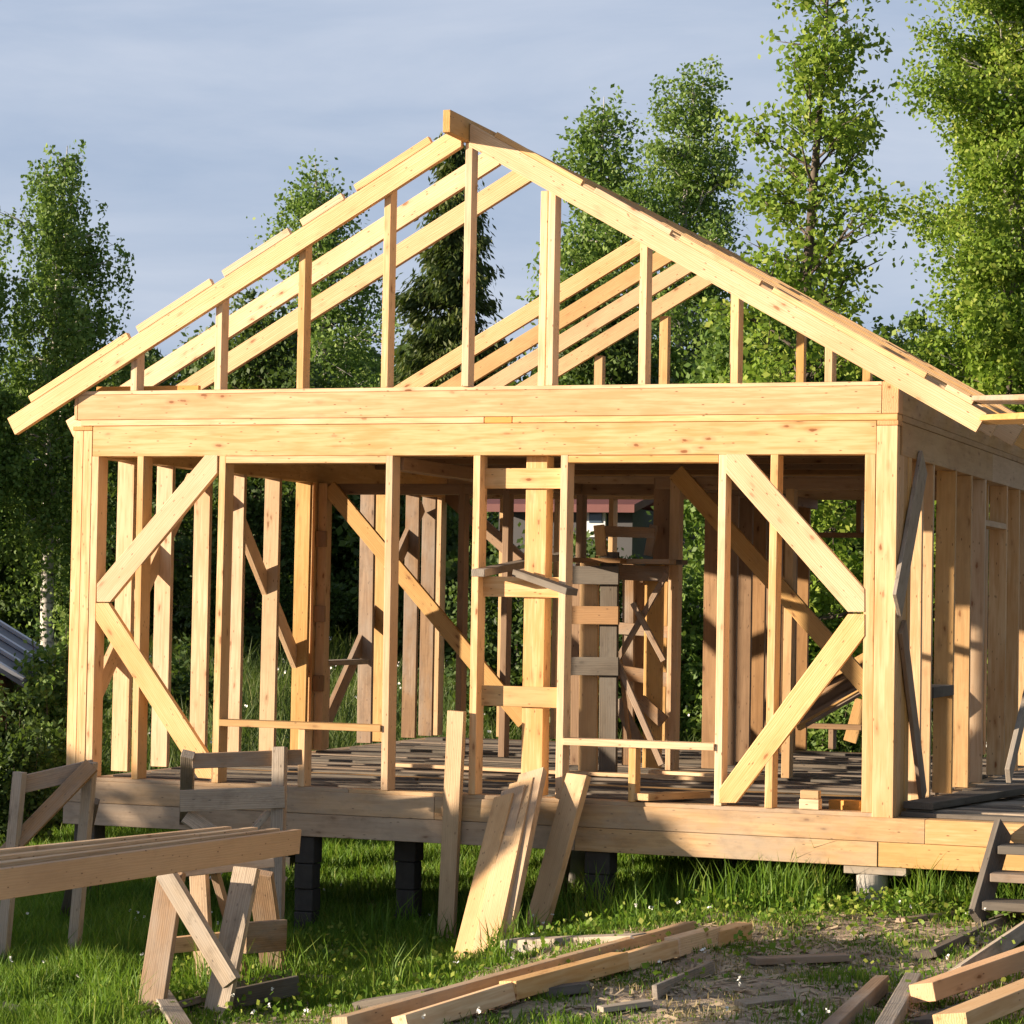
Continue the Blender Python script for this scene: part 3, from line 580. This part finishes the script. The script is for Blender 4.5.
def grow(base, ztop, R, cb, kind, nl, ls, seed, nlimb=None, dens=1.5):
    r = np.random.default_rng(seed); x, y = base; z0 = float(gz(x, y))-.1; Hh = ztop-z0
    tt = np.linspace(0, 1, 9); wob = .02*Hh
    ph = r.uniform(0, 6, 2); tp = np.stack([x+wob*np.sin(tt*3.1+ph[0])-wob*np.sin(ph[0]), y+wob*np.sin(tt*2.6+ph[1])-wob*np.sin(ph[1]), z0+tt*Hh], 1)
    r0 = .011*Hh+.02
    segs = [(tp, r0*(1-tt)**.8+.006)]
    nlimb = nlimb or int(34 if kind != 'spruce' else 80)
    cen, ax = [], []
    for k in range(nlimb):
        s = (k+r.uniform(0, 1))/nlimb; h = cb+(1-cb)*s*.97
        if kind == 'spruce': ln = R*(1-s)**.85*r.uniform(.75, 1.1)+.12; el = -.05-.35*(1-s)+r.uniform(-.1, .15)+.5*s
        elif kind == 'weep': ln = R*(1-.62*s**4)*(.6+.4*min(1, s*4))*r.uniform(.4, 1.3); el = r.uniform(.35, .9)
        else: ln = R*((math.sin(math.pi*min(1, .22+.72*s))**.8) if kind == 'round' else min(1, s*3+.45)*(1-s)**.7)*r.uniform(.45, 1.3)+.1; el = r.uniform(.3, 1.0) if kind == 'round' else r.uniform(.1, .8)
        az = k*2.399+r.uniform(-.4, .4)
        p0 = np.array([np.interp(h, tt, tp[:, q]) for q in range(3)])
        q = np.linspace(0, 1, 6); dh = np.array([math.cos(az), math.sin(az)])
        bx = ln*q*math.cos(el); bz = ln*(q*math.sin(el)) - (0 if kind == 'spruce' else .25*ln*q**2*(1.3 if kind == 'weep' else .3))
        pts = p0+np.stack([dh[0]*bx, dh[1]*bx, bz], 1); pts[1:] += r.normal(size=(5, 3))*.03*ln
        segs.append((pts, (.18*r0*(1-q)+.004)*(1.4-s)))
        nc = max(3, int(ln*(9 if kind == 'spruce' else 8)*dens))
        for c in range(nc):
            t = r.uniform(.12 if kind == 'spruce' else .25, 1.04)**.8; pp = np.array([np.interp(t, q, pts[:, w_]) for w_ in range(3)])
            if kind == 'spruce': pp = pp+np.array([r.normal()*.14*ln*t**.5*abs(dh[1])+r.normal()*.04, r.normal()*.14*ln*t**.5*abs(dh[0])+r.normal()*.04, -.03])
            else: pp = pp+r.normal(size=3)*.17*R*.6*np.array([1, 1, .8])
            cen.append(pp); ax.append([dh[0], dh[1], -.6])
            if kind != 'spruce' and r.random() < .5: segs.append((np.stack([np.array([np.interp(max(0, t-.25), q, pts[:, w_]) for w_ in range(3)]), pp]), np.array([.010, .004])))
    cen = np.array(cen); ax = np.array(ax); n = len(cen); wt = r.uniform(.3, 1.6, n); wt /= wt.sum(); id_ = r.choice(n, nl, p=wt)
    P = cen[id_]
    if kind == 'weep':
        dr = r.exponential(.42*(.13*Hh), nl); ang = r.uniform(0, 6.28, nl); strand = r.integers(0, 5, nl)+id_*5
        off = np.sin(strand[:, None]*np.array([12.99, 78.23, 37.7]))*np.array([.22, .22, .15])*R*.45
        P = P+off+np.stack([.05*R*np.sin(ang)*.5, .05*R*np.cos(ang)*.5, -np.minimum(dr, .22*Hh)], 1); hang = .8
    elif kind == 'spruce': P = P+r.normal(size=(nl, 3))*np.array([.09, .09, .06])*max(1, R/1.5)-np.stack([0*P[:, 0], 0*P[:, 0], r.exponential(.07, nl)*R/1.5], 1); hang = .5
    else:
        sg = .115*R*r.uniform(.5, 1.3, n)[id_]; P = P+np.clip(r.normal(size=(nl, 3)), -1.5, 1.5)*sg[:, None]*np.array([1, 1, .8]); hang = .45
    Vl, Fl = leaves(P, ls, 3.2 if kind == 'spruce' else 1.5, hang, ax[id_] if kind == 'spruce' else None, r)
    cl = r.uniform(0, 1, n)[id_]*.45+r.uniform(0, 1, nl)*.55
    Vt, Ft = tubes(segs)
    return Vt, Ft, Vl, Fl, np.repeat(cl, 4), (x, y, z0+.1)
def tree(name, label, px_x, top_y, Z, R, cb, kind, nl, ls, lm, bk, seed, cat='tree', **k):
    b = dist(px_x, 600, Z); zt = dist(px_x, top_y, Z)[2]
    Vt, Ft, Vl, Fl, rn, base = grow((b[0], b[1]), zt, R, cb, kind, nl, ls, seed, **k)
    e = empty(name, base, label, cat)
    npmesh('trunk', Vt, Ft, bk, e, loc=base, smooth=True); npmesh('crown', Vl, Fl, lm, e, rn, loc=base)
    return e
tree('birch_tree', 'weeping birch with hanging twigs standing alone against the sky at the far left', 50, 140, 44, 1.4, .28, 'weep', 42000, .056, LF_B, BK_B, 1, nlimb=64, dens=1.2)
tree('birch_tree', 'half cut off birch with a thin white trunk at the left picture edge', -30, 215, 43, 1.2, .28, 'weep', 34000, .062, LF_B, BK_B, 2, nlimb=36)
tree('birch_tree', 'slender dark birch whose tip rises over the left roof slope', 322, 158, 56, 2.3, .10, 'tip', 40000, .07, LF_B, BK_B, 3, nlimb=80)
tree('spruce_tree', 'dark pointed spruce behind the roof ridge', 436, 112, 52, 1.9, .08, 'spruce', 70000, .05, LF_S, BK, 4, nlimb=120)
tree('birch_tree', 'airy birch standing behind the right roof slope close to the ridge', 566, 90, 48, 1.9, .10, 'tip', 44000, .07, LF_B, BK_B, 5, nlimb=80)
tree('birch_tree', 'birch with pale green top left of the big leafy tree', 690, 84, 46, 1.5, .10, 'round', 62000, .055, LF_B, BK_B, 6, nlimb=90, dens=1.8)
tree('aspen_tree', 'tall loose tree with large shiny leaves reaching the top edge over the right roof slope', 796, -50, 31, 1.28, .12, 'round', 18000, .06, LF_Y, BK, 7, nlimb=80, dens=1.4)
tree('birch_tree', 'dense yellow green birch filling the right picture edge', 1036, -190, 36, 1.55, .10, 'round', 130000, .05, LF_Y, BK_B, 8, nlimb=130, dens=1.8)
tree('young_tree', 'small dark green tree at the foot of the dense yellow green birch', 915, 318, 40, .75, .05, 'round', 24000, .06, LF_B, BK, 9)
tree('young_tree', 'low bushy tree below the tall loose large leaved tree', 760, 300, 37, 1.7, .02, 'round', 42000, .065, LF_B, BK, 10, nlimb=50)
tree('young_tree', 'low bushy tree seen through the front gable right of the centre post', 610, 300, 42, 1.6, .02, 'round', 34000, .07, LF_D, BK, 12, nlimb=50)
tree('young_tree', 'leafy tree rising behind the right eave', 985, 250, 33, 1.0, .02, 'round', 34000, .06, LF_Y, BK, 13, nlimb=50)
tree('young_tree', 'dark bushy tree seen between the left gable studs', 250, 322, 48, 1.7, .02, 'round', 32000, .075, LF_D, BK, 14, nlimb=50)
tree('young_tree', 'dark rounded tree behind the lower left end of the roof', 120, 372, 50, 1.6, .02, 'round', 30000, .075, LF_D, BK, 15, nlimb=50)
# far wood: one mass
VV, FF, RR, off = [], [], [], 0
r_ = np.random.default_rng(5)
for k, pxx in enumerate(np.arange(-150, 1200, 46)):
    Z = 66+r_.uniform(-7, 9); b = dist(pxx+r_.uniform(-10, 10), 600, Z); ty = r_.uniform(325, 395)-(25 if pxx > 650 else 0)
    Vt, Ft, Vl, Fl, rn, base = grow((b[0], b[1]), dist(pxx, ty, Z)[2], 2.3, .0, 'spruce' if k % 3 == 0 else 'round', 15000, .12, 100+k, nlimb=46)
    VV.append(Vl); FF.append(Fl+off); RR.append(rn); off += len(Vl)
    b = dist(pxx+23, 600, Z-14); Vt, Ft, Vl, Fl, rn, base = grow((b[0], b[1]), dist(pxx, 470+r_.uniform(-15, 25), Z-14)[2], 1.5, .0, 'round', 9000, .11, 300+k, nlimb=36)
    VV.append(Vl); FF.append(Fl+off); RR.append(rn); off += len(Vl)
o = npmesh('far_woodland', np.concatenate(VV), np.concatenate(FF), LF_D, None, np.concatenate(RR)); tag(o, 'dark continuous woodland behind the plot', 'woodland', kind='stuff')

def bush(label, px_x, py_top, Z, R, n, ls, lm, seed, name='shrub'):
    r = np.random.default_rng(seed); b = dist(px_x, 600, Z); zt = dist(px_x, py_top, Z)[2]; z0 = float(gz(b[0], b[1])); h = max(.4, zt-z0)
    segs = []; cen = []
    for k in range(26):
        az = r.uniform(0, 6.28); rr = R*math.sqrt(r.uniform(0, 1)); t = h*r.uniform(.45, 1)*(1-.35*(rr/R)**2)
        p = np.array([b[0]+rr*math.cos(az), b[1]+rr*math.sin(az), z0+t]); q = np.array([b[0]+.2*rr*math.cos(az), b[1]+.2*rr*math.sin(az), z0-.05])
        segs.append((np.stack([q, (p+q)/2+[.08*math.cos(az)*R, .08*math.sin(az)*R, .05], p]), np.array([.02, .012, .004])))
        for s in np.linspace(.25, 1, 7): cen.append(q+(p-q)*s+r.normal(size=3)*.09*R)
    cen = np.array(cen); id_ = r.integers(0, len(cen), n); P = cen[id_]+r.normal(size=(n, 3))*.12*R
    P[:, 2] = np.maximum(P[:, 2], z0+.03)
    Vl, Fl = leaves(P, ls, 1.6, .3, None, r); Vt, Ft = tubes(segs, 4); base = (b[0], b[1], z0)
    e = empty(name, base, label, 'shrub'); npmesh('stem', Vt, Ft, BK, e, loc=base); npmesh('foliage', Vl, Fl, lm, e, np.repeat(r.uniform(0, 1, len(cen))[id_]*.4+r.uniform(0, 1, n)*.6, 4), loc=base)
bush('dark shrub growing over the roof edge of the low shed', 62, 610, 27, .55, 14000, .045, LF_B, 21)
bush('shrub at the left edge below the shed roof', 20, 690, 25.5, .6, 13000, .045, LF_D, 22)
bush('tall shrub directly left of the front left corner post, behind it', 78, 580, 31, .4, 12000, .05, LF_B, 23)
bush('bright shrub seen through the right bays beside the partition studs', 745, 520, 33, 1.0, 26000, .06, LF_B, 24)
bush('sunlit shrub seen through the right bay next to the right corner post', 860, 490, 34, 1.1, 26000, .065, LF_Y, 25)
bush('low shrub seen under the tilted panel in the right bay', 820, 640, 30, .9, 14000, .055, LF_B, 26)
bush('shrub seen through the side wall at the right', 930, 540, 35, 1.0, 16000, .06, LF_B, 27)
bush('dark shrub visible between the left side wall studs', 170, 640, 36, .6, 9000, .06, LF_D, 28)
bush('shrub growing in front of the distant red roofed house', 600, 512, 33, .9, 26000, .055, LF_D, 29)
bush('second shrub left of the distant house window', 515, 520, 34, .8, 22000, .055, LF_D, 30)
# bushes and trees out of frame to the left front: they throw the evening shade on the lower left
def out_bush(x, y, h, R, n, seed, label, name='shrub'):
    r = np.random.default_rng(seed); z0 = float(gz(x, y)); rad = np.sqrt(r.uniform(0, 1, n)); an = r.uniform(0, 6.28, n); zz = r.uniform(0, 1, n)
    P = np.stack([x+R*rad*np.cos(an)*np.sqrt(1-.75*zz**2), y+R*rad*np.sin(an)*np.sqrt(1-.75*zz**2), z0+h*zz*(1+.12*np.sin(an*3+seed))], 1)
    Vl, Fl = leaves(P, .14, 1.5, .2, None, r); base = (x, y, z0); e = empty(name, base, label, 'shrub')
    npmesh('foliage', Vl, Fl, LF_D, e, np.repeat(r.uniform(0, 1, n), 4), loc=base)
    Vt, Ft = tubes([(np.array([[x, y, z0-.1], [x+.1, y, z0+h*.6]]), np.array([.06, .02]))]); npmesh('stem', Vt, Ft, BK, e, loc=base)
def shade(Xf, dd, h, R, seed, n, label): out_bush(Xf-math.sin(SAZ)*dd, -math.cos(SAZ)*dd, h, R, n, seed, label)
shade(.3, 13, 3.15, 1.3, 61, 9000, 'large round shrub outside the frame, nearest the left wall'); shade(2.6, 12.5, 3.05, 1.3, 62, 9000, 'large round shrub outside the frame, second from the left wall')
shade(4.3, 11.0, 2.72, .75, 63, 6000, 'smaller round shrub outside the frame, third from the left wall')
shade(-2.2, 14, 3.3, 1.4, 64, 9000, 'large round shrub outside the frame, farthest behind the left wall')

# trees added outside the frame to the right to dim the ambient light
for (tx, ty, th, rr_, sd, lb) in ((17.5, -5, 13, 2.6, 201, 'tall light-blocking tree added outside the frame on the right, nearest the camera'), (19, 2, 14, 2.8, 202, 'tall light-blocking tree added outside the frame on the right, level with the porch'), (18, 8.5, 13.5, 2.7, 203, 'tall light-blocking tree added outside the frame on the right, behind the porch'), (23, 5, 15, 3.0, 204, 'tallest light-blocking tree added outside the frame on the right, in the second row'), (22, -2.5, 14, 2.8, 205, 'light-blocking tree added outside the frame on the right, in the second row near the camera'), (20, 14.5, 13, 2.6, 206, 'light-blocking tree added outside the frame on the right, farthest back')):
    Vt, Ft, Vl, Fl, rn, base = grow((tx, ty), th, rr_, .03, 'round', 22000, .15, sd, nlimb=60)
    e = empty('birch_tree', base, lb, 'tree'); npmesh('trunk', Vt, Ft, BK_B, e, loc=base, smooth=True); npmesh('crown', Vl, Fl, LF_D, e, rn, loc=base)

# ------------------------------------------------------------------ grass
def blades(n, xr, yr, hmin, hmax, wd, mask, seed, hfun=None):
    r = np.random.default_rng(seed); x = r.uniform(*xr, n); y = r.uniform(*yr, n); keep = mask(x, y, r); x, y = x[keep], y[keep]; n = len(x)
    z = gz(x, y); cl = .5+.5*np.sin(x*3.3+np.sin(y*2.7)*1.5)*np.cos(y*3.9+np.sin(x*1.9)); h = (hmin+(hmax-hmin)*r.uniform(0, 1, n)**2)*(.55+.8*cl)
    if hfun is not None: h = h*hfun(x, y)
    a = r.uniform(0, 6.28, n); ln = h*r.uniform(.1, .65, n); b = r.uniform(0, 6.28, n)
    P = np.stack([x, y, z], 1); wv = np.stack([np.cos(a), np.sin(a), 0*a], 1)*(wd*r.uniform(.6, 1.3, n))[:, None]; lv = np.stack([np.cos(b)*ln, np.sin(b)*ln, h], 1)
    m_ = P+np.stack([np.cos(b)*ln*.3, np.sin(b)*ln*.3, h*.6], 1)
    V = np.stack([P-wv*.5, P+wv*.5, m_+wv*.4, m_-wv*.4, P+lv], 1).reshape(-1, 3); k = np.arange(n)*5
    return V, [np.stack([k, k+1, k+2, k+3], 1), np.stack([k+3, k+2, k+4], 1)], np.repeat(np.clip(r.normal(.42, .22, n)+.15*(cl-.5), 0, 1), 5)
def infr(x, y, m=1.02):
    dx = x-C0[0]; dy = y-C0[1]; zf = dx*_f[0]+dy*_f[1]; xr = dx*_r[0]+dy*_r[1]; return (zf > 1) & (np.abs(xr/zf) < .2*m+.01)
def dirt(x, y):
    a = sstep(4.6, 5.8, x+.25*np.sin(y*1.7)-.25*y)*sstep(-.15, -.5, y+.12*np.sin(x*3))*(1-.25*sstep(7.2, 8.6, x))
    b = np.exp(-(((x-3.9)/1.0)**2+((y+4.1)/.8)**2)); q = .5+.5*np.sin(x*2.9+1.2*np.sin(y*3.1))*np.sin(y*4.3+.8*x)
    return np.clip((a+b)*(.62+.5*q), 0, 1)
def m1(x, y, r):
    d = dirt(x, y); q = .5+.5*np.sin(x*5.1+1.3*np.sin(y*4.3))*np.sin(y*6.1+x); return infr(x, y) & (r.uniform(0, 1, len(x)) > np.clip(d*(.93+.14*q), 0, .985)) 
V, F, rn = blades(950000, (-5, 10), (-8, 1.0), .03, .15, .009, m1, 41, lambda x, y: (1-.45*dirt(x, y))*(.75+.7*sstep(-.4, .3, y)+.55*(1-sstep(.8, 2.2, x+.3*y)))*(1-.5*np.exp(-(((x-2.9)/.9)**2+((y+3.3)/.8)**2)))*(1-.75*np.exp(-((x-6.42)/.3)**2))); o = npmesh('grass', V, F, GR, None, rn); tag(o, 'green grass growing round the building plot', 'grass', kind='stuff')
def m2(x, y, r): return infr(x, y)
V, F, rn = blades(330000, (-7, 9), (.5, 9), .07, .34, .011, m2, 42, lambda x, y: (.5+.5*sstep(7, 9, y))*(1-.45*sstep(3.5, 4.6, x))); V1, F1, r1 = V, F, rn
o = npmesh('shade_grass', V, F, GR, None, rn); tag(o, 'longer grass growing in the shade under the raised floor', 'grass', kind='stuff')
V, F, rn = blades(7000, (2.5, 9), (-.3, .45), .12, .42, .012, lambda x, y, r: infr(x, y) & (r.uniform(0, 1, len(x)) < .35+.65*sstep(4.6, 5.6, x)) & (np.abs(x-6.42) > .3), 43); o = npmesh('tall_grass', V, F, GR, None, rn); tag(o, 'tall seeding grass tufts along the foot of the platform', 'grass', kind='stuff')
def m3(x, y, r): return infr(x, y)
V, F, rn = blades(520000, (-24, 10), (9, 44), .2, .85, .022, m3, 44); o = npmesh('meadow', V, F, GRD, None, rn); tag(o, 'rough weedy meadow behind the house frame', 'meadow', kind='stuff')
def wm(x, y, r):
    q = np.sin(x*4.1+2*np.sin(y*2.3))*np.sin(y*5.3+1.7*np.sin(x*2.9)); return infr(x, y) & (q > .38+1.3*dirt(x, y))
V, F, rn = blades(120000, (-4, 9.5), (-7, .5), .10, .36, .010, wm, 47); o = npmesh('weeds', V, F, GR, None, rn); tag(o, 'taller uneven grass tufts standing out of the short grass', 'grass', kind='stuff')
STRAW = leafmat('dry_straw', (.22, .17, .08), (.36, .29, .15), (.48, .40, .22), .2)
def sm(x, y, r): return infr(x, y) & (np.sin(x*2.7+y)*np.sin(y*3.7-x) > -.2)
V, F, rn = blades(70000, (-4, 9.5), (-7, .6), .02, .09, .007, sm, 48, lambda x, y: .6+0*x); V[:, 2] += .0
o = npmesh('dry_grass', V, F, STRAW, None, rn); tag(o, 'dry straw coloured blades mixed into the grass', 'grass', kind='stuff')
# clover leaves and white flowers
def specks(name, n, xr, yr, zr, size, mat, seed, label, cat, msk, rn=True):
    r = np.random.default_rng(seed); x = r.uniform(*xr, n); y = r.uniform(*yr, n); k = infr(x, y) & msk(x, y, r); x, y = x[k], y[k]; n = len(x)
    P = np.stack([x, y, gz(x, y)+r.uniform(*zr, n)], 1); Vl, Fl = leaves(P, size, 1.1, 0, None, r); o = npmesh(name, Vl, Fl, mat, None, np.repeat(r.uniform(.2, 1, n), 4)); tag(o, label, cat, kind='stuff')
specks('clover', 60000, (2, 9.5), (-4, .6), (.01, .13), .035, GR, 51, 'low clover leaves spread through the grass', 'clover', lambda x, y, r: r.uniform(0, 1, len(x)) < (.12+.88*np.exp(-((y+.35)/.45)**2)*sstep(5, 6, x))*(1-.93*dirt(x, y)))
def fl(x, y, r): return (np.sin(x*2.3+1)*np.sin(y*2.9) > .15)
VV = []; r = np.random.default_rng(52); n = 620; x = r.uniform(-4, 9.5, n); y = r.uniform(-6, 3, n); k = infr(x, y) & fl(x, y, r); x, y = x[k], y[k]; n = len(x)
P = np.stack([x, y, gz(x, y)+r.uniform(.08, .2, n)], 1); FA = []
for q in range(5): v_, f_2 = leaves(P+r.normal(size=(n, 3))*.006, .016, 1.2, 0, None, r); FA.append(f_2+4*n*q); VV.append(v_)
o = npmesh('clover_flowers', np.concatenate(VV), np.concatenate(FA), PET); tag(o, 'small white clover flowers dotted over the grass', 'flowers', kind='stuff')
VV = []; FA = []; n = 240; b0 = rng.uniform(0, 1, (n, 2)); x = -14+b0[:, 0]*20; y = 9+b0[:, 1]*16; P = np.stack([x, y, gz(x, y)+rng.uniform(.5, 1.0, n)], 1)
for q in range(4): v_, f_2 = leaves(P+rng.normal(size=(n, 3))*.03, .032, 1.2); FA.append(f_2+4*n*q); VV.append(v_)
o = npmesh('meadow_flowers', np.concatenate(VV), np.concatenate(FA), PET); tag(o, 'pale umbel flowers in the weedy meadow', 'flowers', kind='stuff')
# wood chips and shavings on the soil
r = np.random.default_rng(77); n = 9000; x = r.uniform(2.5, 9, n); y = r.uniform(-6, .2, n); k = infr(x, y) & (r.uniform(0, 1, n) < dirt(x, y)+.08); x, y = x[k], y[k]; n = len(x)
P = np.stack([x, y, gz(x, y)+.012], 1); a = r.uniform(0, 6.28, n); u = np.stack([np.cos(a), np.sin(a), r.normal(0, .2, n)], 1)*r.uniform(.01, .05, n)[:, None]; v = np.stack([-np.sin(a), np.cos(a), r.normal(0, .25, n)], 1)*r.uniform(.004, .012, n)[:, None]
V = np.stack([P-u-v, P+u-v, P+u+v, P-u+v], 1).reshape(-1, 3); o = npmesh('wood_chips', V, np.arange(4*n).reshape(n, 4), plain('chip_wood', (.42, .33, .22), .8, .5, 3)); tag(o, 'wood chips and shavings scattered over the trodden soil', 'wood chips', kind='stuff')

# ------------------------------------------------------------------ low shed at the left edge
def P3(x, y, Z): return Vector(dist(x, y, Z))
tl = P3(-60, 590, 27.5); SH = empty('garden_shed', (P3(0, 700, 27)), 'low brown shed with a dark sloping roof and pale metal strips at the left edge', 'shed')
ROOF = plain('dark_roof_sheet', (.10, .115, .15), .5, .2, 5); MET = plain('pale_metal', (.42, .45, .52), .35, .1, 5, .5); BRW = wood('brown_stained_board', (.16, .07, .045), (.10, .045, .03), (.05, .02, .02), .5, .1)
hi = P3(-70, 575, 27); lo = P3(42, 668, 27); dv = Vector((.25, 2.6, .0)); up = (lo-hi).cross(dv).normalized(); up = up if up.z > 0 else -up
lo2 = P3(38, 676, 26.2); base_ = Vector((0, -1, 0))
hi = P3(-86, 614, 26.5); lo = P3(24, 682, 26.5); dv = Vector(_f)*1.6+Vector((.04, 0, .14))
prism('roof_panel', [hi, lo, lo+dv, hi+dv], (0, 0, -.06), (lo-hi), ROOF, SH)
for k, t in enumerate((0.0, .33, .66, 1.0)): 
    o = dv*t+Vector((0, 0, .03)); board('roof_strip', hi+o, lo+o, dv, .07, .04, MET, SH)
x0, x1 = hi.x-.5, lo.x-.15
prism('shed_wall', [(x0, hi.y+.15, -1.2), (x1, hi.y+.15, -1.2), (x1, hi.y+.15, lo.z-.02), (x0, hi.y+.15, hi.z+.1)], tuple(dv*.8), (0, 0, 1), BRW, SH)
# ------------------------------------------------------------------ distant house seen through the door side window
hc = P3(600, 540, 38); FH = empty('distant_house', (hc.x, hc.y, float(gz(hc.x, hc.y))), 'distant grey house with a red roof and one small white window', 'house')
RED = plain('red_roof_sheet', (.15, .05, .045), .6, .2, 4); GW = plain('grey_wall', (.07, .07, .075), .8, .15, 3); WF = plain('white_frame', (.7, .72, .76), .5, .05); GL = plain('window_glass', (.06, .09, .13), .1, .1)
z0 = float(gz(hc.x, hc.y))-.2; zE = P3(600, 508, 38).z; zR = P3(600, 481, 38).z
box('wall', hc.x-1.6, hc.x+.5, hc.y, hc.y+4, z0, zE, GW, FH)
RX0, RX1 = hc.x-1.8, hc.x+.65
prism('roof', [(RX0, hc.y-.4, zE-.08), (RX0, hc.y+2, zR), (RX0, hc.y+4.4, zE-.08), (RX0, hc.y+4.4, zE), (RX0, hc.y+2, zR+.12), (RX0, hc.y-.4, zE+.04)], (RX1-RX0, 0, 0), (1, 0, 0), RED, FH)
wp = P3(600, 519, 38); wf = box('window', wp.x-.2, wp.x+.1, hc.y-.06, hc.y-.003, wp.z-.27, wp.z+.22, WF, FH)
box('pane', wp.x-.15, wp.x+.05, hc.y-.075, hc.y-.062, wp.z-.06, wp.z+.17, GL, FH)
